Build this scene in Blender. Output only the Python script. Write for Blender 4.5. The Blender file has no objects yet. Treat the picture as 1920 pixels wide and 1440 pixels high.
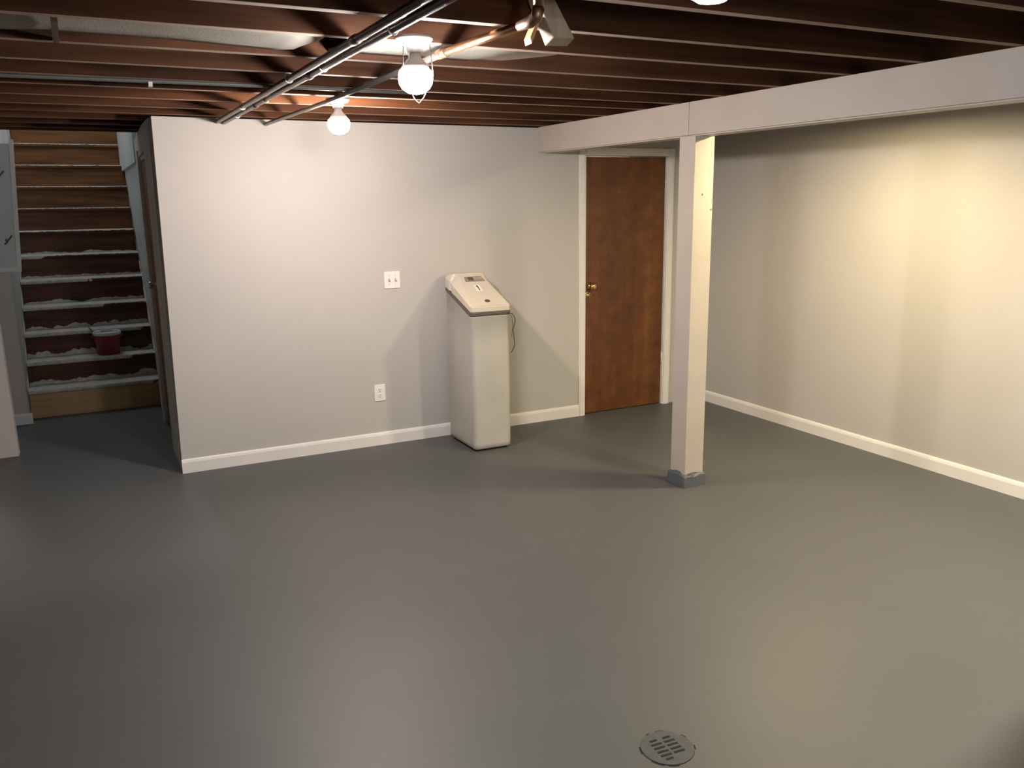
import bpy, bmesh, math, random
from mathutils import Vector, Matrix

C = bpy.context.scene.collection
SC = bpy.context.scene
PI = math.pi

# ------------------------------------------------------------------ camera, exposure, world
cam_d = bpy.data.cameras.new('camera')
cam = bpy.data.objects.new('camera', cam_d)
C.objects.link(cam)
R_ = Vector((0.8911, -0.4535, -0.0131)); U_ = Vector((0.1081, 0.1843, 0.9769)); F_ = Vector((0.4407, 0.8720, -0.2133))
M_ = Matrix((R_, U_, -F_)).transposed().to_4x4()
M_.translation = (-0.4623, -5.6479, 1.7088)
cam.matrix_world = M_
cam_d.sensor_width = 36.0
cam_d.lens = 1583.73 / 1920 * 36.0
cam_d.clip_start = 0.05
SC.camera = cam
SC.view_settings.view_transform = 'Standard'
SC.view_settings.look = 'None'
SC.view_settings.gamma = 1.0
SC.view_settings.use_curve_mapping = False
SC.view_settings.exposure = 0.0
world = bpy.data.worlds.new('world'); SC.world = world
world.use_nodes = True
world.node_tree.nodes['Background'].inputs[0].default_value = (0.6, 0.7, 1.0, 1)
world.node_tree.nodes['Background'].inputs[1].default_value = 0.01
# lamp settings: colour, radiance of the glowing surface
BULB_NEAR = ((0.97, 0.97, 1.0), 620.0)    # bare bulb in the middle of the room
BULB_WALL = ((1.0, 0.85, 0.74), 990.0)    # bare bulb by the back wall
BULB_TOP = ((0.97, 0.98, 1.0), 110.0)     # bare bulb just above the frame
DISC_AISLE = ((1.0, 0.80, 0.45), 820.0)    # round lamp behind the beam
BULB_BACK = ((0.90, 0.96, 1.0), 430.0)     # bare bulb behind the camera
DISC_ADDED = ((1.0, 0.88, 0.66), 1400.0)     # added unseen round lamp, brightens the aisle nearer the camera
BULB_SIDE = ((1.0, 0.86, 0.72), 1000.0)     # bulb in the side room
GLOBE_STAIR = ((0.90, 0.95, 1.0), 120.0)   # globe over the top of the stairs

# ------------------------------------------------------------------ materials
def nodes(name):
    m = bpy.data.materials.new(name); m.use_nodes = True
    nt = m.node_tree; b = nt.nodes['Principled BSDF']
    return m, nt, b
def N(nt, t, **kw):
    n = nt.nodes.new(t)
    for k, v in kw.items():
        if hasattr(n, k): setattr(n, k, v)
        else: n.inputs[k].default_value = v
    return n
def coords(nt, scale=(1, 1, 1), rand=True):
    tc = N(nt, 'ShaderNodeTexCoord'); mp = N(nt, 'ShaderNodeMapping')
    mp.inputs['Scale'].default_value = scale
    nt.links.new(tc.outputs['Object'], mp.inputs['Vector'])
    if rand:
        oi = N(nt, 'ShaderNodeObjectInfo'); mu = N(nt, 'ShaderNodeMath', operation='MULTIPLY'); mu.inputs[1].default_value = 37.0
        nt.links.new(oi.outputs['Random'], mu.inputs[0]); nt.links.new(mu.outputs[0], mp.inputs['Location'])
    return mp.outputs['Vector']
def noise(nt, vec, scale, detail=4, rough=0.55):
    n = N(nt, 'ShaderNodeTexNoise'); n.inputs['Scale'].default_value = scale
    n.inputs['Detail'].default_value = detail; n.inputs['Roughness'].default_value = rough
    nt.links.new(vec, n.inputs['Vector']); return n.outputs['Fac']
def ramp(nt, fac, stops):
    r = N(nt, 'ShaderNodeValToRGB'); e = r.color_ramp.elements
    while len(e) < len(stops): e.new(0.5)
    for k, (p, c) in enumerate(stops): e[k].position = p; e[k].color = (c[0], c[1], c[2], 1)
    nt.links.new(fac, r.inputs[0]); return r.outputs['Color']
def bump(nt, b, fac, strength=0.2, dist=0.01):
    n = N(nt, 'ShaderNodeBump'); n.inputs['Strength'].default_value = strength; n.inputs['Distance'].default_value = dist
    nt.links.new(fac, n.inputs['Height']); nt.links.new(n.outputs[0], b.inputs['Normal'])
def math2(nt, op, a, b):
    n = N(nt, 'ShaderNodeMath', operation=op)
    for i, v in enumerate((a, b)):
        if isinstance(v, (int, float)): n.inputs[i].default_value = v
        else: nt.links.new(v, n.inputs[i])
    return n.outputs[0]
def mix(nt, fac, a, b):
    n = N(nt, 'ShaderNodeMix', data_type='RGBA')
    nt.links.new(fac, n.inputs[0])
    for v, s in ((a, n.inputs[6]), (b, n.inputs[7])):
        if isinstance(v, tuple): s.default_value = (v[0], v[1], v[2], 1)
        else: nt.links.new(v, s)
    return n.outputs[2]
def sc(c, k): return tuple(x * k for x in c)

def paint(name, col, rough=0.6, var=0.05, scale=3.0, bmp=0.05, spec=0.3):
    m, nt, b = nodes(name)
    v = coords(nt); f = noise(nt, v, scale)
    nt.links.new(ramp(nt, f, [(0.3, sc(col, 1 - var)), (0.7, sc(col, 1 + var))]), b.inputs['Base Color'])
    b.inputs['Roughness'].default_value = rough; b.inputs['Specular IOR Level'].default_value = spec
    if bmp: bump(nt, b, noise(nt, v, 120, 2), bmp, 0.004)
    return m
def wood(name, dark, light, axis=0, rough=0.6, grain=14, spec=0.25, knots=False):
    m, nt, b = nodes(name)
    s = [grain, grain, grain]; s[axis] = 0.9
    v = coords(nt, tuple(s)); f = noise(nt, v, 1.6, 6, 0.6)
    v2 = coords(nt, (1, 1, 1)); f2 = noise(nt, v2, 1.7, 2)
    fm = math2(nt, 'ADD', math2(nt, 'MULTIPLY', f, 0.65), math2(nt, 'MULTIPLY', f2, 0.35))
    col = ramp(nt, fm, [(0.34, dark), (0.64, light)])
    if knots:
        vk = N(nt, 'ShaderNodeTexVoronoi'); vk.inputs['Scale'].default_value = 4.2; vk.inputs['Randomness'].default_value = 1.0
        nt.links.new(coords(nt, (1, 1, 1.5), rand=False), vk.inputs['Vector'])
        kf = ramp(nt, vk.outputs['Distance'], [(0.07, (1, 1, 1)), (0.11, (0, 0, 0))])
        rb = N(nt, 'ShaderNodeRGBToBW'); nt.links.new(kf, rb.inputs[0])
        col = mix(nt, rb.outputs[0], col, (0.06, 0.025, 0.01))
    nt.links.new(col, b.inputs['Base Color'])
    b.inputs['Roughness'].default_value = rough; b.inputs['Specular IOR Level'].default_value = spec
    bump(nt, b, f, 0.25, 0.004)
    return m
def plain(name, col, rough=0.5, metal=0.0, spec=0.4, var=0.06):
    m = paint(name, col, rough, var, 9, 0.0, spec)
    m.node_tree.nodes['Principled BSDF'].inputs['Metallic'].default_value = metal
    return m
def glow(name, cs):
    m, nt, b = nodes(name)
    b.inputs['Base Color'].default_value = (0.9, 0.9, 0.9, 1)
    b.inputs['Emission Color'].default_value = (*cs[0], 1); b.inputs['Emission Strength'].default_value = cs[1]
    return m

M = {}
M['wall'] = paint('greige_wall_paint', (0.49, 0.47, 0.452), 0.75, 0.03, 1.2, 0.12)
M['hall'] = paint('grey_hall_paint', (0.52, 0.50, 0.465), 0.7, 0.10, 2.0, 0.12)
M['hallblue'] = paint('pale_blue_grey_paint', (0.60, 0.63, 0.64), 0.6, 0.06, 2.0, 0.1)
M['trim'] = paint('white_trim_paint', (0.76, 0.74, 0.72), 0.4, 0.03, 5.0, 0.05, 0.4)
M['ivory'] = paint('ivory_board_paint', (0.47, 0.415, 0.365), 0.5, 0.04, 4.0, 0.08, 0.35)
M['oldtrim'] = paint('old_casing_paint', (0.62, 0.60, 0.54), 0.5, 0.10, 4.0, 0.08)
M['pier'] = paint('slate_pier_paint', (0.10, 0.115, 0.125), 0.45, 0.2, 14.0, 0.6, 0.5)
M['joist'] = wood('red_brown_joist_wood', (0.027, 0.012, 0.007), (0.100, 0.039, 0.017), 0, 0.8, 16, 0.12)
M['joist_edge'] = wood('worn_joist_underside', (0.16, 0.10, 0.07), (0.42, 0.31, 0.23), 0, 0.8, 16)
M['subfloor'] = wood('dark_subfloor_wood', (0.05, 0.028, 0.018), (0.12, 0.065, 0.04), 1, 0.8, 16)
M['door'] = None
M['pine'] = wood('new_pine_board', (0.40, 0.25, 0.12), (0.55, 0.37, 0.19), 0, 0.6, 16, knots=True)
M['block'] = wood('weathered_block_wood', (0.30, 0.22, 0.15), (0.44, 0.35, 0.26), 2, 0.8, 12)
M['scrap'] = wood('orange_scrap_wood', (0.42, 0.22, 0.09), (0.62, 0.36, 0.16), 2, 0.7, 12)
M['black_pipe'] = plain('dark_iron_pipe', (0.12, 0.10, 0.09), 0.3, 0.6)
M['copper'] = plain('copper_pipe', (0.78, 0.42, 0.22), 0.28, 1.0)
M['bronze'] = plain('tarnished_copper', (0.26, 0.16, 0.095), 0.5, 1.0)
M['conduit'] = plain('grey_cable', (0.12, 0.122, 0.105), 0.5)
M['clip'] = plain('white_clip', (0.7, 0.66, 0.6), 0.4)
M['batt'] = paint('grey_paper_sheet', (0.28, 0.245, 0.20), 0.75, 0.16, 3.0, 0.3)
M['porcelain'] = plain('white_porcelain', (0.8, 0.78, 0.75), 0.25, 0, 0.5)
M['tank'] = paint('almond_tank_plastic', (0.465, 0.445, 0.405), 0.42, 0.06, 4.0, 0.03, 0.4)
M['lid'] = paint('almond_lid_plastic', (0.60, 0.535, 0.46), 0.38, 0.03, 5.0, 0.02, 0.4)
M['band'] = plain('taupe_band_plastic', (0.095, 0.08, 0.075), 0.45)
M['panel'] = plain('taupe_panel', (0.27, 0.22, 0.19), 0.35)
M['screen'] = plain('dark_screen', (0.09, 0.07, 0.065), 0.2)
M['button'] = plain('pale_print', (0.42, 0.37, 0.33), 0.5)
M['sticker'] = plain('white_sticker', (0.85, 0.80, 0.75), 0.5)
M['ink'] = plain('black_ink', (0.015, 0.012, 0.01), 0.5)
M['cord'] = plain('black_cord', (0.03, 0.026, 0.024), 0.5)
M['plate'] = plain('white_plate_plastic', (0.80, 0.78, 0.76), 0.3, 0, 0.5, 0.02)
M['toggle'] = plain('grey_toggle', (0.42, 0.38, 0.34), 0.4)
M['slot'] = plain('dark_slot', (0.10, 0.09, 0.09), 0.6)
M['brass'] = plain('polished_brass', (0.80, 0.58, 0.22), 0.22, 1.0)
M['steel'] = plain('dull_knob_metal', (0.62, 0.58, 0.52), 0.3, 0.8)
M['bucket'] = plain('crimson_plastic', (0.26, 0.022, 0.045), 0.4, 0, 0.4, 0.2)
M['whitepaint'] = plain('wet_white_paint', (0.72, 0.71, 0.70), 0.35)
M['brush'] = plain('grey_brush_handle', (0.25, 0.22, 0.20), 0.5)
M['drain'] = paint('painted_drain_iron', (0.075, 0.078, 0.079), 0.5, 0.12, 30, 0.3)
M['hole'] = plain('drain_hole', (0.008, 0.009, 0.014), 0.8)

# floor paint
m, nt, b = nodes('grey_floor_paint')
v = coords(nt, rand=False)
f1 = noise(nt, v, 0.9, 5, 0.6); f2 = noise(nt, v, 7.0, 4, 0.6); f3 = noise(nt, v, 60.0, 3)
fm = math2(nt, 'ADD', math2(nt, 'MULTIPLY', f1, 0.7), math2(nt, 'MULTIPLY', f2, 0.3))
col = ramp(nt, fm, [(0.3, (0.068, 0.071, 0.072)), (0.7, (0.083, 0.086, 0.087))])
vs = N(nt, 'ShaderNodeTexVoronoi'); vs.inputs['Scale'].default_value = 1.1; nt.links.new(v, vs.inputs['Vector'])
spk = N(nt, 'ShaderNodeRGBToBW'); nt.links.new(ramp(nt, vs.outputs['Distance'], [(0.006, (1, 1, 1)), (0.012, (0, 0, 0))]), spk.inputs[0])
col = mix(nt, spk.outputs[0], col, (0.05, 0.03, 0.02))
nt.links.new(col, b.inputs['Base Color'])
b.inputs['Roughness'].default_value = 0.50; b.inputs['Specular IOR Level'].default_value = 0.60
bump(nt, b, f3, 0.10, 0.004)
M['floor'] = m

# veneer door: vertical figure with broad bands
m, nt, b = nodes('brown_veneer_door')
v = coords(nt, (16, 16, 0.9), rand=False); fa = noise(nt, v, 1.5, 6, 0.6)
v2 = coords(nt, (5.5, 1, 0.25), rand=False); fb = noise(nt, v2, 1.3, 2)
v3 = coords(nt, (1, 1, 1), rand=False); fc = noise(nt, v3, 9, 3)
fm = math2(nt, 'ADD', math2(nt, 'MULTIPLY', fa, 0.12), math2(nt, 'ADD', math2(nt, 'MULTIPLY', fb, 0.48), math2(nt, 'MULTIPLY', fc, 0.40)))
nt.links.new(ramp(nt, fm, [(0.36, (0.075, 0.026, 0.009)), (0.52, (0.125, 0.045, 0.013)), (0.66, (0.185, 0.075, 0.02))]), b.inputs['Base Color'])
b.inputs['Roughness'].default_value = 0.38; b.inputs['Specular IOR Level'].default_value = 0.4
M['door'] = m
M['door_dark'] = wood('dark_side_door_wood', (0.20, 0.070, 0.028), (0.36, 0.145, 0.062), 2, 0.45, 14)

# stair wood with left-over white primer; object colour carries the limits of the primer
def stairmat(name, riser):
    m, nt, b = nodes(name)
    v = coords(nt, (0.9, 14, 14)); f = noise(nt, v, 1.6, 6, 0.6)
    oi = N(nt, 'ShaderNodeObjectInfo'); sep = N(nt, 'ShaderNodeSeparateColor'); nt.links.new(oi.outputs['Color'], sep.inputs[0])
    base = mix(nt, sep.outputs['Blue'], ramp(nt, f, [(0.34, (0.040, 0.013, 0.009)), (0.66, (0.105, 0.036, 0.018))]), ramp(nt, f, [(0.34, (0.075, 0.028, 0.007)), (0.66, (0.21, 0.088, 0.022))]))
    tc = N(nt, 'ShaderNodeTexCoord'); sx = N(nt, 'ShaderNodeSeparateXYZ'); nt.links.new(tc.outputs['Object'], sx.inputs[0])
    vv = coords(nt, (1, 1, 1)); n1 = noise(nt, coords(nt, (4.0, 0.01, 0.01)), 1.5, 3, 0.5); n2 = noise(nt, vv, 26, 5, 0.65); n3 = noise(nt, vv, 60, 4, 0.7)
    if riser:
        # primer reaches up to a ragged height
        h = math2(nt, 'MULTIPLY', sep.outputs['Red'], math2(nt, 'MULTIPLY', math2(nt, 'SUBTRACT', n1, 0.30), 4.2))
        n4 = noise(nt, coords(nt, (1, .01, .6)), 22, 6, 0.65)
        h = math2(nt, 'ADD', h, math2(nt, 'MULTIPLY', math2(nt, 'SUBTRACT', n4, 0.5), math2(nt, 'MULTIPLY', sep.outputs['Red'], 1.5)))
        msk = math2(nt, 'LESS_THAN', sx.outputs['Z'], h)
        fleck = math2(nt, 'MULTIPLY', math2(nt, 'GREATER_THAN', n3, 0.70), math2(nt, 'GREATER_THAN', sep.outputs['Red'], 0.012))
        msk = math2(nt, 'MAXIMUM', msk, math2(nt, 'MULTIPLY', fleck, math2(nt, 'LESS_THAN', sx.outputs['Z'], 0.10)))
    else:
        xl = math2(nt, 'ADD', sep.outputs['Red'], math2(nt, 'MULTIPLY', math2(nt, 'SUBTRACT', n2, 0.5), 0.35))
        m1 = math2(nt, 'LESS_THAN', sx.outputs['X'], xl)
        zl = math2(nt, 'ADD', 0.0255, math2(nt, 'MULTIPLY', math2(nt, 'SUBTRACT', n2, 0.5), 0.030))
        m2 = math2(nt, 'MULTIPLY', math2(nt, 'GREATER_THAN', sx.outputs['Z'], zl), sep.outputs['Green'])
        msk = math2(nt, 'MAXIMUM', m1, m2)
        msk = math2(nt, 'MULTIPLY', msk, math2(nt, 'LESS_THAN', n3, 0.68))
    white = ramp(nt, n2, [(0.3, (0.36, 0.35, 0.31)), (0.6, (0.58, 0.56, 0.52))])
    nt.links.new(mix(nt, msk, base, white), b.inputs['Base Color'])
    b.inputs['Roughness'].default_value = 0.5; b.inputs['Specular IOR Level'].default_value = 0.3
    return m
M['tread'] = stairmat('worn_tread_wood', False)
M['riser'] = stairmat('worn_riser_wood', True)

# post paint with nail marks
m, nt, b = nodes('nail_marked_ivory_paint')
v = coords(nt, rand=False)
vs = N(nt, 'ShaderNodeTexVoronoi'); vs.inputs['Scale'].default_value = 11.0; nt.links.new(v, vs.inputs['Vector'])
n2 = noise(nt, v, 2.5, 2)
dots = math2(nt, 'MULTIPLY', math2(nt, 'LESS_THAN', vs.outputs['Distance'], 0.075), math2(nt, 'GREATER_THAN', n2, 0.50))
base = ramp(nt, noise(nt, v, 5, 3), [(0.3, (0.49, 0.435, 0.38)), (0.7, (0.54, 0.485, 0.425))])
nt.links.new(mix(nt, dots, base, (0.14, 0.11, 0.10)), b.inputs['Base Color'])
b.inputs['Roughness'].default_value = 0.5; b.inputs['Specular IOR Level'].default_value = 0.35
M['post'] = m

# ------------------------------------------------------------------ mesh helpers
class MB:
    def __init__(s): s.bm = bmesh.new()
    def box(s, x0, x1, y0, y1, z0, z1, bevel=0.0):
        bm = bmesh.new()
        vs = [bm.verts.new((x, y, z)) for z in (z0, z1) for y in (y0, y1) for x in (x0, x1)]
        for q in ((0, 2, 3, 1), (4, 5, 7, 6), (0, 1, 5, 4), (2, 6, 7, 3), (0, 4, 6, 2), (1, 3, 7, 5)): bm.faces.new([vs[i] for i in q])
        if bevel: bmesh.ops.bevel(bm, geom=list(bm.edges), offset=bevel, segments=2, affect='EDGES', profile=0.6)
        return s.merge(bm)
    def merge(s, bm, mat=None):
        if mat is not None: bmesh.ops.transform(bm, matrix=mat, verts=bm.verts)
        mp = {}
        for v in bm.verts: mp[v] = s.bm.verts.new(v.co)
        for f in bm.faces:
            try: nf = s.bm.faces.new([mp[v] for v in f.verts]); nf.smooth = f.smooth
            except ValueError: pass
        bm.free(); return s
    def loft(s, rings, smooth=False, cap=(True, True)):
        vr = [[s.bm.verts.new(p) for p in r] for r in rings]; n = len(vr[0])
        for a, b in zip(vr, vr[1:]):
            for i in range(n):
                f = s.bm.faces.new((a[i], a[(i + 1) % n], b[(i + 1) % n], b[i])); f.smooth = smooth
        if cap[0]: s.bm.faces.new(list(reversed(vr[0])))
        if cap[1]: s.bm.faces.new(vr[-1])
        return s
    def prism(s, pts, axis, a, b):        # pts: outline in the other two axes, extruded from a to b
        def P(p, t):
            l = list(p); l.insert(axis, t); return l
        return s.loft([[P(p, a) for p in pts], [P(p, b) for p in pts]])
    def lathe(s, prof, loc, n=20, d=(0, 0, 1), smooth=True):
        d = Vector(d).normalized(); q = Vector((0, 0, 1)).rotation_difference(d)
        rings = [[Vector(loc) + q @ Vector((r * math.cos(2 * PI * i / n), r * math.sin(2 * PI * i / n), h)) for i in range(n)] for r, h in prof]
        return s.loft(rings, smooth)
    def tube(s, pts, r, n=8):
        pts = [Vector(p) for p in pts]; rings = []; pt = pa = None
        for i, p in enumerate(pts):
            t = (pts[min(i + 1, len(pts) - 1)] - pts[max(i - 1, 0)]).normalized()
            if pa is None:
                up = Vector((0, 0, 1)) if abs(t.z) < 0.9 else Vector((1, 0, 0)); a = t.cross(up).normalized()
            else:
                a = pt.rotation_difference(t) @ pa; a = (a - t * a.dot(t)).normalized()
            c = t.cross(a); pt, pa = t, a
            rr = r[i] if isinstance(r, (list, tuple)) else r
            rings.append([p + a * rr * math.cos(2 * PI * k / n) + c * rr * math.sin(2 * PI * k / n) for k in range(n)])
        return s.loft(rings, True)

def wloc(o):
    l = Vector(o.location)
    while o.parent: o = o.parent; l += Vector(o.location)
    return l
def obj(name, mb, mat, parent=None, origin=None, bevel=0):
    bm = mb.bm
    bmesh.ops.recalc_face_normals(bm, faces=bm.faces)
    if origin is None:
        xs = [v.co for v in bm.verts]
        origin = Vector(((min(c.x for c in xs) + max(c.x for c in xs)) / 2, (min(c.y for c in xs) + max(c.y for c in xs)) / 2, min(c.z for c in xs)))
    origin = Vector(origin)
    for v in bm.verts: v.co -= origin
    me = bpy.data.meshes.new(name); bm.to_mesh(me); bm.free()
    me.materials.append(mat)
    o = bpy.data.objects.new(name, me); C.objects.link(o)
    if parent: o.parent = parent; o.location = origin - wloc(parent)
    else: o.location = origin
    if bevel:
        md = o.modifiers.new('edge', 'BEVEL'); md.width = bevel; md.segments = 2; md.limit_method = 'ANGLE'; md.angle_limit = math.radians(50)
    return o
def struct(name, mb, mat, parent=None, **kw):
    o = obj(name, mb, mat, parent, **kw)
    if parent is None: o['kind'] = 'structure'
    return o
def thing(name, label, cat, loc, group=None):
    o = bpy.data.objects.new(name, None); C.objects.link(o); o.location = loc; o.empty_display_size = 0.1
    o['label'] = label; o['category'] = cat
    if group: o['group'] = group
    return o
def tag(o, label, cat, group=None):
    o['label'] = label; o['category'] = cat
    if group: o['group'] = group
    return o
B = lambda *a, **k: MB().box(*a, **k)

# ------------------------------------------------------------------ the setting
ZJ, ZS = 2.224, 2.46            # underside of the joists, underside of the subfloor
XB, XR = 2.636, 4.203           # face of the beam, right wall
DX0, DX1, DZ = 3.045, 3.811, 2.03
YF, XL = -8.0, -3.6             # wall behind the camera, far left wall

struct('floor', B(XL, XR + .12, YF, 6.6, -0.12, 0), M['floor'])
w = MB()
w.loft([[(-0.012, 0, 0), (DX0 - .03, 0, 0), (DX0 - .03, 0, ZJ - .006), (0.010, 0, ZJ - .002)],
        [(-0.010, .12, 0), (DX0 - .03, .12, 0), (DX0 - .03, .12, ZJ - .006), (0.010, .12, ZJ - .002)]])
w.box(DX0 - .03, DX1 + .03, 0, .12, DZ + .03, ZJ - .006)
w.box(DX1 + .03, XR, 0, .12, 0, ZJ - .006)
struct('wall_back', w, M['wall'])
struct('wall_right', B(XR, XR + .12, YF, 6.6, 0, ZS), M['wall'])
struct('wall_front', B(XL, XR, YF - .12, YF, 0, ZS), M['wall'])
struct('wall_far_left', B(XL - .12, XL, YF, 6.6, 0, ZS), M['wall'])
struct('wall_far_back', B(XL, -1.10, 6.48, 6.6, 0, ZS).box(.18, XR, 6.48, 6.6, 0, ZS), M['wall'])

# wall between the stair hall and the side room, with an open doorway left of the frame
w = MB()
w.loft([[(-1.24, .98, 0), (-.985, .98, 0), (-1.005, .98, ZJ - .004), (-1.24, .98, ZJ - .004)],
        [(-1.24, 1.10, 0), (-.985, 1.10, 0), (-1.005, 1.10, ZJ - .004), (-1.24, 1.10, ZJ - .004)]])
w.box(XL, -2.10, .98, 1.10, 0, ZJ - .004)
w.box(-2.10, -1.24, .98, 1.10, 1.93, ZJ - .004)
struct('wall_left', w, M['wall'])
struct('wall_hall_left', B(-1.24, -1.15, 1.10, 2.07, 0, ZJ - .004), M['hall'])

# hall side wall: opening for the side door
def xs(y): return -.010 - .006 * (y - .12) if y <= .61 else -.019 + .0253 * y
w = MB()
def wallseg(w, y0, y1, z0, z1, lean=0):
    a0, a1 = (-.019 + .0253 * y0 if y0 >= .60 else xs(y0)), xs(y1)
    w.loft([[(a0, y0, z0), (a1, y1, z0), (.16, y1, z0), (.16, y0, z0)],
            [(a0 - lean, y0, z1), (a1 - lean, y1, z1), (.16, y1, z1), (.16, y0, z1)]])
wallseg(w, .121, .60, 0, ZJ - .004, -.008)
wallseg(w, .60, 1.46, 2.06, ZJ - .004, 0)
wallseg(w, 1.46, 2.13, 0, ZJ - .004, -.004)
struct('wall_hall_right', w, M['oldtrim'])
w = B(.058, .18, 2.14, 6.48, 0, 4.9).box(.058, .18, 1.33, 2.14, ZJ, 4.9)
struct('wall_stair_right', w, M['hallblue'])
w = B(-1.10, -.955, 2.08, 6.48, 0, 4.9).box(-1.15, -.952, 1.96, 2.08, 0, ZS - .1).box(-1.10, -.955, 1.33, 2.08, ZS + .02, 4.9)
struct('wall_stair_left', w, M['hall'])
struct('wall_stair_back', B(-1.10, .18, 6.48, 6.6, 2.5, 4.9), M['hallblue'])
struct('wall_stair_front', B(-1.10, .18, 1.21, 1.33, ZS + .02, 4.9), M['hallblue'])
struct('ceiling_stair', B(-1.10, .18, 1.21, 6.6, 4.9, 5.0), M['hallblue'])
struct('floor_upper', B(-.955, .058, 4.70, 6.48, 2.42, 2.54), M['subfloor'])

# ceiling: slab, subfloor boards across the joists, joists
def slab(x0, x1, y0, y1): return (x0, x1, y0, y1, ZS + .02, ZS + .08)
cl = MB().box(*slab(XL, XR + .12, YF, 1.21)).box(*slab(XL, -1.10, 1.21, 6.6)).box(*slab(.18, XR + .12, 1.21, 6.6))
ceiling = struct('ceiling', cl, M['subfloor'])
bw = .185
x = XL + .01
sb = None
while x < XR - .05:
    x1 = min(x + bw - .006, XR - .002)
    y1 = 1.20
    if sb is None or abs((x1 - x) - (bw - .006)) > 1e-4:
        sb = obj('subfloor_board', B(x, x1, YF + .01, y1, ZS, ZS + .02), M['subfloor'], ceiling); sbx = x
    else:
        c = sb.copy(); C.objects.link(c); c.location = sb.location + Vector((x - sbx, 0, 0))
    x += bw
JY = [-.10, -.50, -.91, -1.31, -1.64, -2.02, -2.41, -2.82, -3.19, -3.60, -4.0, -4.42, -4.80, -5.2, -5.6, -6.0, -6.4, -6.8, -7.2, -7.6, .30, .70, 1.08]
jp = None
rj = random.Random(4)
for y in JY:
    if jp is None:
        jp = obj('joist', B(XL + .01, XR - .003, y - .02, y + .02, ZJ, ZS - .001, bevel=.003), M['joist'], ceiling); jy = y
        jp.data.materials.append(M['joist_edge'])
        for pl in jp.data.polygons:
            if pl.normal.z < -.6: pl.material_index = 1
    else:
        c = jp.copy(); C.objects.link(c); c.location = jp.location + Vector((0, y - jy, rj.uniform(-.003, .003)))
obj('header_joist', B(-1.3, .4, 1.22, 1.32, ZJ, ZS - .001), M['joist'], ceiling)
# solid bridging between two joists at the upper left
obj('nailing_strip', B(-.462, -.444, -2.797, -2.432, 2.216, 2.232), M['subfloor'], ceiling)

# baseboards with an eased top edge
def base_profile(t=.014, h=.092): return [(0, 0), (t, 0), (t, h - .022), (t - .004, h - .008), (t - .009, h), (0, h)]
def bb_x(x0, x1, y):   # along X, standing in front of the plane y
    return MB().prism([(y - a, z) for a, z in base_profile()], 0, x0, x1)
struct('baseboard_back', bb_x(-.014, DX0 - .062, -.0005), M['trim'])
mb = MB().prism([(XR - .0005 - a, z) for a, z in base_profile()], 1, YF + .02, -.001)
struct('baseboard_right', mb, M['trim'])
struct('baseboard_stair', bb_x(-1.148, -.93, 1.959), M['trim'], bevel=.004)

# ------------------------------------------------------------------ door 1, the brown door behind the post
d1 = struct('door_1', B(DX0 + .004, DX1 - .004, .022, .060, .006, DZ - .008, bevel=.002), M['door'])
def knob(parent, name, loc, d, mat, big=.027):
    k = MB().lathe([(.0, .0), (.030, 0), (.031, .006), (.012, .010), (.010, .030), (big * .75, .036), (big, .048), (big * .93, .060), (big * .55, .067), (.0001, .068)], loc, 18, d)
    return obj(name, k, mat, parent)
knob(d1, 'door_knob', (3.105, .0215, 1.035), (0, -1, 0), M['brass'])
lk = MB().lathe([(.0001, 0), (.031, 0), (.032, .006), (.026, .012), (.013, .013), (.012, .022), (.0001, .023)], (3.078, .0215, .965), 18, (0, -1, 0))
obj('deadbolt_rose', lk, M['brass'], d1)
for z in (.35, 1.75):
    obj('hinge', MB().lathe([(.0001, 0), (.006, 0), (.006, .09), (.0001, .09)], (DX1 - .002, .016, z), 10), M['oldtrim'], d1)
# casing and jambs: boards around door 1
t1 = struct('trim_1', B(DX0 - .03, DX0, 0, .12, 0, DZ + .03).box(DX1, DX1 + .03, 0, .12, 0, DZ + .03).box(DX0, DX1, 0, .12, DZ, DZ + .03), M['trim'])
def casing(x0, x1, z0, z1):
    m_ = MB(); m_.box(x0, x1, -.012, 0, z0, z1); m_.box(x0 + .008, x1 - .014, -.018, -.012, z0 + .0, z1 - .0)
    return m_
obj('casing_board', casing(DX0 - .062, DX0 - .004, 0, DZ + .058), M['trim'], t1)
obj('casing_board', casing(DX1 + .004, DX1 + .062, 0, DZ + .058), M['trim'], t1)
hd = MB(); hd.box(DX0 - .004, DX1 + .004, -.012, 0, DZ + .004, DZ + .058); hd.box(DX0 - .004, DX1 + .004, -.018, -.012, DZ + .016, DZ + .05)
obj('head_casing', hd, M['trim'], t1)
obj('light_gap_strip', B(DX0 + .004, DX0 + .41, .014, .022, DZ - .0105, DZ - .004), M['plate'], t1)['label'] = 'white strip standing in for light leaking over the door edge'  # light leaking through the gap above the door, put in as a white strip
obj('door_stop', B(DX0, DX1, .061, .075, DZ - .03, DZ), M['trim'], t1)

# ------------------------------------------------------------------ door 2, the side door by the stairs
d2 = struct('door_2', B(.034, .070, .63, 1.45, .012, 2.02, bevel=.002), M['door_dark'])
knob(d2, 'door_knob', (.0335, 1.10, 1.13), (-1, 0, 0), M['steel'], .026)
t2 = struct('trim_2', B(.03, .16, .602, .62, 0, 2.05).box(.03, .16, .62, 1.458, 2.03, 2.058).box(.072, .16, 1.44, 1.458, 0, 2.03), M['oldtrim'])
obj('casing_board', B(xs(1.46) - .012, xs(1.46) + .004, 1.462, 1.53, 0, 2.10), M['trim'], t2)
# raised sheet at the top of the stair wall
struct('trim_3', B(.030, .056, 2.145, 4.44, 2.052, 2.60), M['hallblue'])

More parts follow.
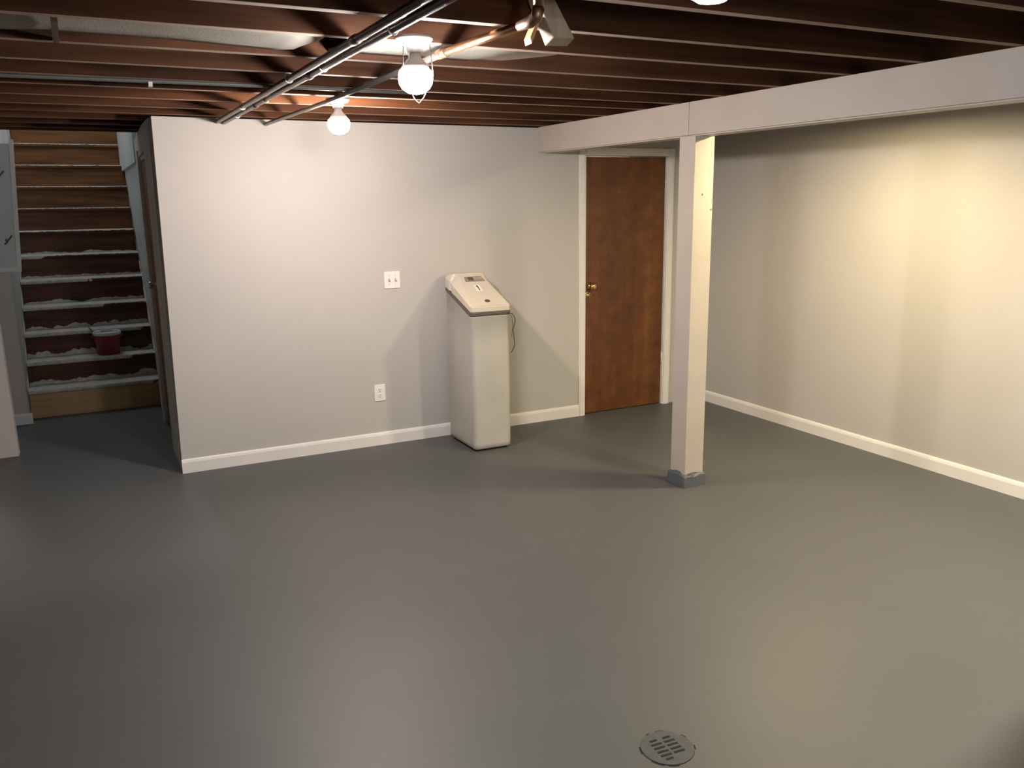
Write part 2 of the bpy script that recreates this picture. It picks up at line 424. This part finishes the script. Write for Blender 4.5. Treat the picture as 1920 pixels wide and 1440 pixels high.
# ------------------------------------------------------------------ staircase
zt = [.233, .43, .64, .843, 1.056, 1.264, 1.477, 1.687, 1.896, 2.109, 2.328]
Y0, RUN, SL, SR = 2.122, .231, -.948, .046
st = thing('staircase', 'worn brown wooden staircase with scraped white paint on the lower steps', 'stairs', ((SL + SR) / 2, Y0, 0))
th = .032
lim = [(.95, 1), (.80, 1), (.90, 1), (.62, 1), (.55, 1), (.18, 1), (0, 1), (0, 1), (0, 1), (0, 1), (0, .9)]
rpaint = [0, .034, .040, .036, .026, .020, .016, .003, 0, 0, 0, 0]
prev = 0
for k, z in enumerate(zt):
    y = Y0 + k * RUN
    t = MB().prism([(y + .010, z - th), (y + .002, z - th + .006), (y, z - .010), (y + .004, z), (y + RUN + .027, z), (y + RUN + .027, z - th)], 0, SL, SR)
    o = obj('tread', t, M['tread'], st, origin=(SL, y, z - th))
    o.color = (lim[k][0], lim[k][1], max(0, (k - 4) / 7), 1)
    r = B(SL + .001, SR - .001, y + .028, y + .046, prev, z - th - .0005)
    o = obj('riser', r, M['pine'] if k == 0 else M['riser'], st, origin=(SL, y + .028, prev))
    o.color = (rpaint[k], 0, max(0, (k - 4) / 7), 1)
    if k == 0: o['label'] = 'bare pine riser with dark knots'
    prev = z
y = Y0 + 11 * RUN
o = obj('riser', B(SL + .001, SR - .001, y + .028, y + .046, prev, 2.539), M['riser'], st, origin=(SL, y + .028, prev)); o.color = (0, 0, 1, 1)
for s, xa in ((0, SL - .006), (1, SR + .001)):
    sg = MB().prism([(Y0 + .05, 0), (Y0 + .05, .20), (Y0 + 11 * RUN + .05, 2.42), (Y0 + 11 * RUN + .05, 2.10), (Y0 + .5, 0)], 0, xa, xa + (.005 if s == 0 else .010))
    obj('stringer', sg, M['riser'], st)

# framed panel hung beside the stairs
fp = thing('wall_panel', 'grey panel in a white frame hung beside the stairs', 'panel', (-1.0, 1.955, 1.22))
lean = .060
def slant(x0, x1, z0, z1, y0, y1):
    f_ = lambda x, z: x + lean * (z - 1.22)
    return MB().loft([[(f_(x0, z0), y, z0), (f_(x1, z0), y, z0), (f_(x1, z1), y, z1), (f_(x0, z1), y, z1)] for y in (y0, y1)])
obj('panel_board', slant(-1.14, -.895, 1.25, 2.17, 1.938, 1.952), M['hallblue'], fp)
obj('frame_stile', slant(-.897, -.868, 1.215, 2.2, 1.925, 1.955), M['trim'], fp)
obj('frame_rail', slant(-1.14, -.897, 1.215, 1.252, 1.925, 1.955), M['trim'], fp)
for px, pz in ((-.93, 1.47), (-.945, 1.95)):
    x_ = px + lean * (pz - 1.22) * .6
    h_ = MB().tube([(x_ - .035, 1.937, pz - .045), (x_ - .02, 1.93, pz - .03), (x_ - .022, 1.925, pz - .005)], .006, 6)
    h_.tube([(x_ - .02, 1.93, pz - .03), (x_ + .02, 1.932, pz + .02)], .006, 6)
    obj('hook', h_, M['slot'], fp)

# ------------------------------------------------------------------ beam and posts
bm_ = thing('ceiling_beam', 'ivory boxed beam running under the joists towards the back wall', 'beam', (XB + .07, -4, 2.04))
seam = -1.735
obj('face_board', B(XB, XB + .018, seam + .0015, -.0015, 2.046, ZJ - .001, bevel=.0015), M['ivory'], bm_)
obj('face_board', B(XB, XB + .018, YF + .02, seam - .0015, 2.046, ZJ - .001, bevel=.0015), M['ivory'], bm_)
obj('core', B(XB + .018, XB + .122, YF + .02, -.002, 2.06, ZJ - .001), M['joist'], bm_)
obj('soffit_board', B(XB + .018, XB + .122, YF + .02, -.03, 2.040, 2.0595), M['ivory'], bm_)
obj('back_board', B(XB + .122, XB + .138, YF + .02, -.002, 2.046, ZJ - .001), M['ivory'], bm_)
def post(y0, label, seed):
    r = random.Random(seed)
    p = thing('support_post', label, 'post', (XB + .068, y0 + .069, 0))
    obj('shaft', B(XB, XB + .136, y0, y0 + .138, .05, 2.0395, bevel=.003), M['post'], p)
    # painted pier: ragged upper edge where the grey paint stops
    n = 7; ring0, ring1, ring2 = [], [], []
    x0, x1, ya, yb = XB - .010, XB + .146, y0 - .012, y0 + .150
    per = [(x0 + (x1 - x0) * i / n, ya) for i in range(n)] + [(x1, ya + (yb - ya) * i / n) for i in range(n)] + [(x1 - (x1 - x0) * i / n, yb) for i in range(n)] + [(x0, yb - (yb - ya) * i / n) for i in range(n)]
    cx, cy = (x0 + x1) / 2, (ya + yb) / 2
    for (a, c) in per:
        ring0.append((cx + (a - cx) * 1.03, cy + (c - cy) * 1.03, 0)); ring1.append((a, c, .066 + r.uniform(-.006, .006)))
        ring2.append((cx + (a - cx) * .89, cy + (c - cy) * .87, .082 + r.uniform(-.010, .010)))
    obj('painted_base', MB().loft([ring0, ring1, ring2]), M['pier'], p)
    return p
post(-1.798, 'ivory square post standing under the beam in front of the brown door', 3)
post(-4.21, 'ivory square post under the beam nearer the camera', 5)

# ------------------------------------------------------------------ water softener
WX, WY = 1.836, -.520
WW, WD = .288, .455
ws = thing('water_softener', 'almond water softener cabinet with a sloped lid against the back wall', 'water softener', (WX + WW / 2, WY + WD / 2, 0))
def rrect(x0, x1, y0, y1, r, n=4):
    pts = []
    for cx, cy, a0 in ((x1 - r, y0 + r, -90), (x1 - r, y1 - r, 0), (x0 + r, y1 - r, 90), (x0 + r, y0 + r, 180)):
        for i in range(n + 1):
            a = math.radians(a0 + 90 * i / n); pts.append((cx + r * math.cos(a), cy + r * math.sin(a)))
    return pts
def zrim(y): return .945 + (1.082 - .945) * min(1, max(0, (y - .03) / .40))
def ringz(pts, zf): return [(WX + a, WY + c, zf(c)) for a, c in pts]
def grow(d): return rrect(-d, WW + d, -d, WD + d, .032 + d)
tk = MB()
tk.loft([ringz(grow(-.012), lambda c: .012), ringz(grow(-.003), lambda c: .020), ringz(grow(0), lambda c: .05),
         ringz(grow(0), lambda c: zrim(c) * .8), ringz(grow(0), lambda c: zrim(c) - .012), ringz(grow(.004), lambda c: zrim(c) - .006), ringz(grow(.004), zrim)], True)
obj('tank', tk, M['tank'], ws, bevel=0)
for a, c in ((.04, .05), (WW - .04, .05), (.04, WD - .05), (WW - .04, WD - .05)): obj('foot', MB().lathe([(.0001, 0), (.02, 0), (.02, .014), (.0001, .014)], (WX + a, WY + c, 0), 10), M['ink'], ws)
bd = MB().loft([ringz(grow(.006), lambda c: zrim(c) + .0005), ringz(grow(.009), lambda c: zrim(c) + .006), ringz(grow(.009), lambda c: zrim(c) + .022), ringz(grow(.005), lambda c: zrim(c) + .028)])
obj('band', bd, M['band'], ws)
YS = .355     # where the sloped lid meets the rear cover
def ztop(c): return 1.012 + (1.195 - 1.012) * (c - .02) / (YS - .02)
def lidring(kind):
    pts = rrect(-.004, WW + .004, -.006, YS - .001, .026)
    out = []
    for a, c in pts:
        if kind == 0: out.append((WX + a, WY + c, zrim(c) + .0285))
        elif kind == 1:
            out.append((WX + a, WY + c, zrim(c) + .064 + .03 * c / YS))
        else:
            cc = min(max(c, .022), YS - .001); s = .93 - .36 * (cc / YS)
            out.append((WX + WW * .53 + (a - WW * .53) * s, WY + cc, ztop(cc) - (0 if kind == 3 else .008)))
    return out
ld = MB().loft([lidring(0), lidring(1), lidring(3)])
lid = obj('lid', ld, M['lid'], ws, bevel=.006)
def rear(kind):
    pts = rrect(-.004, WW + .004, YS + .001, WD + .004, .022); out = []
    for a, c in pts:
        if kind == 0: out.append((WX + a, WY + c, zrim(c) + .0285))
        elif kind == 1: out.append((WX + a, WY + c, zrim(c) + .094))
        else: out.append((WX + WW * .5 + (a - WW * .5) * .80, WY + YS + .001 + (c - YS - .001) * .88, 1.205))
    return out
obj('rear_cover', MB().loft([rear(0), rear(1), rear(2)]), M['lid'], ws, bevel=.006)
# flat pieces lying on the slope of the lid: (u across, v along the slope)
sl = Vector((0, YS - .02, ztop(YS) - ztop(.02))); L_ = sl.length; ev = sl.normalized(); eu = Vector((1, 0, 0)); en = eu.cross(ev)
o0 = Vector((WX, WY + .02, ztop(.02)))
def on_slope(pts, h0, h1):
    P = lambda p, h: o0 + eu * p[0] + ev * p[1] + en * h
    return MB().loft([[P(p, h0) for p in pts], [P(p, h1) for p in pts]])
def rc(u0, u1, v0, v1): return [(u0, v0), (u1, v0), (u1, v1), (u0, v1)]
dp = obj('control_panel', on_slope([(.082, .292), (.232, .292), (.220, .352), (.092, .352)], .0005, .003), M['panel'], lid)
def sub(name, pts, h0, h1, mat): return obj(name, on_slope(pts, h0, h1), mat, ws)
sub('display', rc(.112, .150, .304, .343), .003, .0046, M['screen'])
for i in range(3): sub('button', rc(.158 + .021 * i, .173 + .021 * i, .315, .335), .003, .0046, M['button'])
sub('sticker', [(.122, .172), (.165, .172), (.165, .248), (.122, .248)], .0005, .0016, M['sticker'])
sub('numeral', [(.141, .180), (.149, .180), (.149, .241), (.141, .241), (.133, .230), (.136, .225), (.141, .229)], .0016, .0024, M['ink'])
sub('emblem', [(.147 + .020 * math.cos(a * PI / 9), .052 + .016 * math.sin(a * PI / 9)) for a in range(18)], .0005, .0024, M['screen'])
wp = [(2.100, -.5325, .956), (2.128, -.540, .949), (2.143, -.545, .925), (2.147, -.545, .899), (2.130, -.545, .84), (2.142, -.545, .743), (2.136, -.545, .72), (2.115, -.545, .683)]
wr = MB().tube(wp, .0028, 6)
wr.tube([(2.100, -.5325, .955), (2.124, -.541, .93), (2.128, -.543, .86), (2.119, -.543, .79)], .0014, 5)
obj('cord', wr, M['cord'], ws)

# ------------------------------------------------------------------ plates on the back wall
sw = thing('light_switch', 'white double light switch plate left of the water softener', 'light switch', (1.465, 0, 1.115))
obj('cover_plate', B(1.408, 1.522, -.006, -.0005, 1.115, 1.232, bevel=.002), M['plate'], sw)
for x in (1.442, 1.488):
    tg = MB().prism([(-.0055, 1.164), (-.0055, 1.184), (-.017, 1.174), (-.019, 1.167)], 0, x - .005, x + .005)
    obj('toggle', tg, M['toggle'], sw)
    for z in (1.143, 1.204): obj('screw', MB().lathe([(.0001, 0), (.0035, 0), (.003, .0015), (.0001, .0016)], (x, -.006, z), 8, (0, -1, 0)), M['toggle'], sw)
ou = thing('wall_outlet', 'white duplex outlet low on the back wall below the switch', 'outlet', (1.338, 0, .322))
obj('cover_plate', B(1.298, 1.378, -.006, -.0005, .322, .441, bevel=.002), M['plate'], ou)
for z in (.361, .401):
    rc_ = MB(); pts = [(1.338 + .0165 * math.cos(a * PI / 10), z + .0155 * math.sin(a * PI / 10)) for a in range(20)]
    rc_.loft([[(a, -.006, c) for a, c in pts], [(a, -.0085, c) for a, c in pts]])
    rcp = obj('receptacle', rc_, M['plate'], ou)
    for dx, hh in ((-.0065, .0055), (.0065, .0045)): obj('slot', B(1.338 + dx - .0016, 1.338 + dx + .0016, -.0092, -.0085, z + .001 - hh + .003, z + .001 + hh + .003), M['slot'], rcp)
    obj('slot', MB().lathe([(.0001, 0), (.003, 0), (.003, .0007), (.0001, .0007)], (1.338, -.0085, z - .0085), 8, (0, -1, 0)), M['slot'], rcp)

# ------------------------------------------------------------------ lamps
def bulb_lamp(loc, label, cs, ztop=ZJ, chain=False, r=.056):
    x, y = loc
    f = thing('light_fixture', label, 'light', (x, y, ztop - .165))
    pb = MB().lathe([(.0001, 0), (.060, 0), (.060, -.008), (.050, -.020), (.030, -.026), (.026, -.048), (.0001, -.048)], (x, y, ztop - .0005), 20)
    obj('lamp_holder', pb, M['porcelain'], f)
    zc = ztop - .048
    body = [(.0001, -.002), (.017, -.002), (.022, -.016), (r * .70, -.036), (r * .90, -.054), (.0001, -.054)]
    obj('bulb_neck', MB().lathe(body, (x, y, zc), 18), M['porcelain'], f)
    prof = [(.0001, -.0545), (r * .90, -.0545), (r * .95, -.060), (r * .98, -.068), (r, -.080), (r * .95, -.096), (r * .78, -.112), (r * .45, -.124), (.0001, -.129)]
    obj('bulb', MB().lathe(prof, (x, y, zc), 18), glow('bulb_glow', cs), f)
    if chain:
        c = MB().tube([(x - .045, y - .02, ztop - .02), (x - .053, y - .03, ztop - .12), (x - .02, y - .035, ztop - .195), (x - .005, y - .035, ztop - .208)], .0015, 5)
        c.tube([(x + .045, y - .02, ztop - .02), (x + .050, y - .03, ztop - .12), (x + .012, y - .035, ztop - .19), (x - .005, y - .035, ztop - .208)], .0015, 5)
        obj('pull_chain', c, M['clip'], f)
    return f
bulb_lamp((.575, -2.93), 'bare glowing bulb in a white holder beside the copper pipe', BULB_NEAR, chain=True)
bulb_lamp((.80, -1.22), 'bare glowing bulb closest to the back wall', BULB_WALL)
bulb_lamp((.60, -4.36), 'bare glowing bulb at the top edge of the photo', BULB_TOP)
bulb_lamp((.60, -6.42), 'bare bulb behind the camera position', BULB_BACK)
bulb_lamp((-1.30, 1.29), 'bare bulb in the side room behind the left wall', BULB_SIDE, r=.036)
def disc_lamp(x, y, label, cs):
    f = thing('ceiling_lamp', label, 'light', (x, y, ZJ - .04))
    obj('rim', MB().lathe([(.0001, 0), (.085, 0), (.085, -.030), (.080, -.034), (.076, -.030), (.076, -.004), (.0001, -.004)], (x, y, ZJ - .0005), 24), M['porcelain'], f)
    obj('diffuser', MB().lathe([(.0001, -.026), (.075, -.026), (.075, -.030), (.0001, -.030)], (x, y, ZJ - .0005), 24), glow('disc_glow', cs), f)
disc_lamp(3.25, -2.10, 'round ceiling lamp hidden behind the beam near the right wall', DISC_AISLE)
disc_lamp(3.15, -3.95, 'added unseen round lamp behind the beam nearer the camera', DISC_ADDED)
gx, gy, gz = -.25, 3.25, 3.69
gl = thing('globe_lamp', 'white globe lamp hanging over the upper stairs', 'light', (gx, gy, gz - .09))
obj('canopy', MB().lathe([(.0001, 0), (.06, 0), (.06, -.02), (.012, -.03), (.012, gz + .088 - 4.899), (.0001, gz + .088 - 4.899)], (gx, gy, 4.899), 16), M['porcelain'], gl)
obj('globe', MB().lathe([(.0001, .09)] + [(.09 * math.sin(PI * i / 10), .09 * math.cos(PI * i / 10)) for i in range(1, 10)] + [(.0001, -.09)], (gx, gy, gz), 18), glow('globe_glow', GLOBE_STAIR), gl)

# ------------------------------------------------------------------ pipes and cable under the joists
def clip_ring(x, y, z, r):
    return MB().tube([(x + r * math.cos(a), y, z + r * math.sin(a)) for a in [PI * (k / 8) - PI for k in range(9)]], .003, 5)
def pipe(name, label, p0, p1, r, mat, clips=(), coup=()):
    p0, p1 = Vector(p0), Vector(p1)
    t = thing(name, label, 'pipe', (p0 + p1) / 2)
    obj('pipe_run', MB().tube([p0, p0.lerp(p1, .5), p1], r, 12), mat, t)
    for y in coup:
        q = p0.lerp(p1, (y - p0.y) / (p1.y - p0.y))
        obj('coupling', MB().tube([q - Vector((0, .03, 0)), q - Vector((0, .024, 0)), q + Vector((0, .024, 0)), q + Vector((0, .03, 0))], [r * 1.02, r * 1.28, r * 1.28, r * 1.02], 12), mat, t)
    for y in clips:
        q = p0.lerp(p1, (y - p0.y) / (p1.y - p0.y)); rr = r + .002
        c = clip_ring(q.x, q.y, q.z, rr)
        c.tube([(q.x - rr, q.y, q.z), (q.x - rr, q.y, ZJ)], .003, 5); c.tube([(q.x + rr, q.y, q.z), (q.x + rr, q.y, ZJ)], .003, 5)
        obj('pipe_clip', c, M['clip'], t)
    return t
pipe('water_pipe', 'left one of the paired dark pipes crossing under the joists', (.358, -5.6, 2.196), (.386, -.02, 2.200), .0125, M['black_pipe'], (-.91, -2.02, -4.0), (-2.95,))
pipe('water_pipe', 'right one of the paired dark pipes, nearer the bulbs', (.404, -5.6, 2.188), (.424, -.02, 2.196), .0125, M['black_pipe'], (-.50, -1.31, -2.41, -3.19), (-1.05, -2.2))
cp = thing('copper_pipe', 'copper pipe running from the back wall to an elbow by the wood block', 'pipe', (.70, -1.8, 2.19))
obj('dark_run', MB().tube([(.676, -.02, 2.192), (.69, -1.4, 2.184), (.700, -2.86, 2.190)], .0115, 12), M['black_pipe'], cp)['label'] = 'tarnished dark length of pipe'
obj('coupling', MB().tube([(.699, -2.83, 2.192), (.700, -2.90, 2.192)], .0165, 12), M['bronze'], cp)
obj('bright_run', MB().tube([(.700, -2.90, 2.192), (.752, -3.36, 2.200)], .0135, 14), M['copper'], cp)['label'] = 'bright copper length of pipe'
obj('elbow', MB().tube([(.748, -3.33, 2.1995), (.755, -3.385, 2.201), (.762, -3.41, 2.212), (.764, -3.418, 2.236)], [.0138, .0165, .0180, .0180], 12), M['bronze'], cp)
obj('riser_pipe', MB().tube([(.764, -3.418, 2.236), (.764, -3.418, 2.40), (.764, -3.418, ZS - .002)], .0148, 12), M['bronze'], cp)
obj('coupling', MB().tube([(.764, -3.418, 2.262), (.764, -3.418, 2.268), (.764, -3.418, 2.294), (.764, -3.418, 2.300)], [.015, .0185, .0185, .015], 12), M['bronze'], cp)
cv = MB().tube([(-3.4, -1.662, 2.204), (-1.4, -1.668, 2.202), (.0, -1.668, 2.2105), (.66, -1.666, 2.2125), (1.1, -1.664, 2.2115)], .0085, 8)
cb = tag(obj('electric_cable', cv, M['conduit']), 'grey cable running along a joist at the upper left', 'cable')
for x in (-.12,):
    obj('staple', B(x - .008, x + .008, -1.682, -1.650, 2.188, 2.194).box(x - .008, x + .008, -1.684, -1.680, 2.188, 2.206), M['clip'], cb)

# ------------------------------------------------------------------ grey sheets between two joists
def sheet(label, xs_, zf, ragged, name='insulation_sheet'):
    r = random.Random(len(label)); top, bot = [], []
    n = len(xs_)
    mb_ = MB(); rows = []
    for i, x in enumerate(xs_):
        row = []
        for j in range(5):
            y = -2.797 + .364 * j / 4
            xx = x
            if i == n - 1: xx += ragged * (j / 4) + r.uniform(-.02, .02)
            row.append((xx, y, zf(x, j / 4)))
        rows.append(row)
    vt = [[mb_.bm.verts.new(p) for p in row] for row in rows]
    vb = [[mb_.bm.verts.new((p[0], p[1], p[2] + .012)) for p in row] for row in rows]
    for i in range(n - 1):
        for j in range(4):
            mb_.bm.faces.new((vt[i][j], vt[i][j + 1], vt[i + 1][j + 1], vt[i + 1][j])); mb_.bm.faces.new((vb[i][j], vb[i + 1][j], vb[i + 1][j + 1], vb[i][j + 1]))
    for j in range(4):
        for i in (0, n - 1): mb_.bm.faces.new((vt[i][j], vt[i][j + 1], vb[i][j + 1], vb[i][j]))
    for i in range(n - 1):
        for j in (0, 4): mb_.bm.faces.new((vt[i][j], vt[i + 1][j], vb[i + 1][j], vb[i][j]))
    for f_ in mb_.bm.faces: f_.smooth = True
    return tag(obj(name, mb_, M['batt']), label, 'insulation')
sheet('grey paper sheet sagging between joists left of the paired pipes', [-1.6, -1.2, -.8, -.45, -.1, .1, .22, .34], lambda x, t: 2.246 - .012 * math.sin(PI * t) - .008 * math.sin(x * 5), -.10)
sheet('grey sheet tucked between joists behind the bulb and copper pipe', [.43, .6, .8, .95, 1.27], lambda x, t: 2.244 - .010 * math.sin(PI * t), -.28)

# ------------------------------------------------------------------ wood block and scrap by the copper elbow
wb = MB()
wb.loft([[(a, -3.285, c) for a, c in [(.812, 2.335), (.866, 2.335), (.963, 2.189), (.888, 2.187)]],
         [(a, -3.228, c) for a, c in [(.812, 2.335), (.866, 2.335), (.970, 2.174), (.890, 2.170)]]])
tag(obj('wood_block', wb, M['block'], bevel=.003), 'short weathered wood block nailed to a joist beside the copper elbow', 'wood block')
sp = MB()
A = [(.845, 2.236), (.852, 2.226), (.826, 2.168), (.821, 2.186)]
sp.loft([[(a, -3.262, c) for a, c in A], [(a + .004, -3.212, c) for a, c in A]])
tag(obj('wood_scrap', sp, M['scrap'], bevel=.001), 'small orange wood sliver between copper elbow and wood block', 'wood scrap')

# ------------------------------------------------------------------ bucket and brush on the second step
bk = thing('paint_bucket', 'small crimson bucket of white paint on the second stair', 'bucket', (-.318, 2.4925, .4308))
n_ = 24
obj('pail', MB().lathe([(.0001, 0), (.084, 0), (.088, .004), (.109, .165), (.112, .170), (.112, .180), (.106, .180), (.102, .165), (.082, .012), (.0001, .010)], (-.318, 2.4925, .4308), n_), M['bucket'], bk)
obj('paint_coat', MB().lathe([(.1120, .171), (.1145, .172), (.1145, .192), (.112, .200), (.104, .199), (.1025, .181), (.1065, .1805), (.1120, .1802)], (-.318, 2.4925, .4308), n_), M['whitepaint'], bk)
obj('paint_fill', MB().lathe([(.0001, .10), (.095, .10), (.096, .112), (.0001, .113)], (-.318, 2.4925, .4308), n_), M['whitepaint'], bk)
hd_ = MB().tube([(-.318 - .120 * math.cos(a), 2.4925 + .100 * math.sin(a) * .9, .4305 + .165 - .05 * math.sin(a)) for a in [PI * k / 12 for k in range(13)]], .003, 6)
obj('wire_handle', hd_, M['steel'], bk)
pbh = thing('paint_brush', 'paint brush leaning in the crimson bucket', 'brush', (-.38, 2.505, .55))
obj('brush_handle', MB().tube([(-.375, 2.50, .56), (-.425, 2.495, .63), (-.455, 2.49, .68)], [.012, .010, .006], 8), M['brush'], pbh)
obj('bristles', MB().tube([(-.35, 2.502, .545), (-.362, 2.501, .55), (-.375, 2.50, .56)], [.018, .017, .013], 8), M['whitepaint'], pbh)

# ------------------------------------------------------------------ floor drain
DXc, DYc, DR = 1.035, -3.745, .082
dr = thing('floor_drain', 'round slotted floor drain painted over with grey floor paint', 'drain', (DXc, DYc, 0))
obj('drain_rim', MB().lathe([(DR * .93, .0004), (DR * 1.04, .0004), (DR * 1.03, .003), (DR * .94, .003)], (DXc, DYc, 0), 32, smooth=False), M['drain'], dr)
dd = MB().lathe([(.0001, .0003), (DR * .9, .0003), (DR * .9, .0022), (.0001, .0022)], (DXc, DYc, 0), 32, smooth=False)
obj('drain_plate', dd, M['drain'], dr)
ang = math.radians(-4)
for c_ in (-1, 1):
    for k in range(6):
        if (c_, k) in ((1, 0),): continue
        v_ = -.050 + .019 * k; hl = .019 if 0 < k < 5 else .013
        u_ = c_ * .024
        ca, sa = math.cos(ang), math.sin(ang)
        q = [(u_ + a, v_ + b_) for a, b_ in ((-hl, -.0042), (hl, -.0042), (hl, .0042), (-hl, .0042))]
        q = [(DXc + a * ca - b_ * sa, DYc + a * sa + b_ * ca) for a, b_ in q]
        obj('drain_slot', MB().loft([[(a, b_, .0021) for a, b_ in q], [(a, b_, .0040) for a, b_ in q]]), M['hole'], dr)
gp = MB()
for a0, a1 in ((150, 172), (200, 228), (235, 258), (62, 80), (10, 22), (-32, -18), (95, 104)):
    ring = [(a0 + (a1 - a0) * i / 5) for i in range(6)]
    out = [(DXc + DR * 1.10 * math.cos(math.radians(t)), DYc + DR * 1.10 * math.sin(math.radians(t))) for t in ring] + [(DXc + DR * 1.03 * math.cos(math.radians(t)), DYc + DR * 1.03 * math.sin(math.radians(t))) for t in reversed(ring)]
    gp.loft([[(a, b_, .0003) for a, b_ in out], [(a, b_, .0009) for a, b_ in out]])
obj('paint_chips', gp, M['hole'], dr)['kind'] = 'stuff'
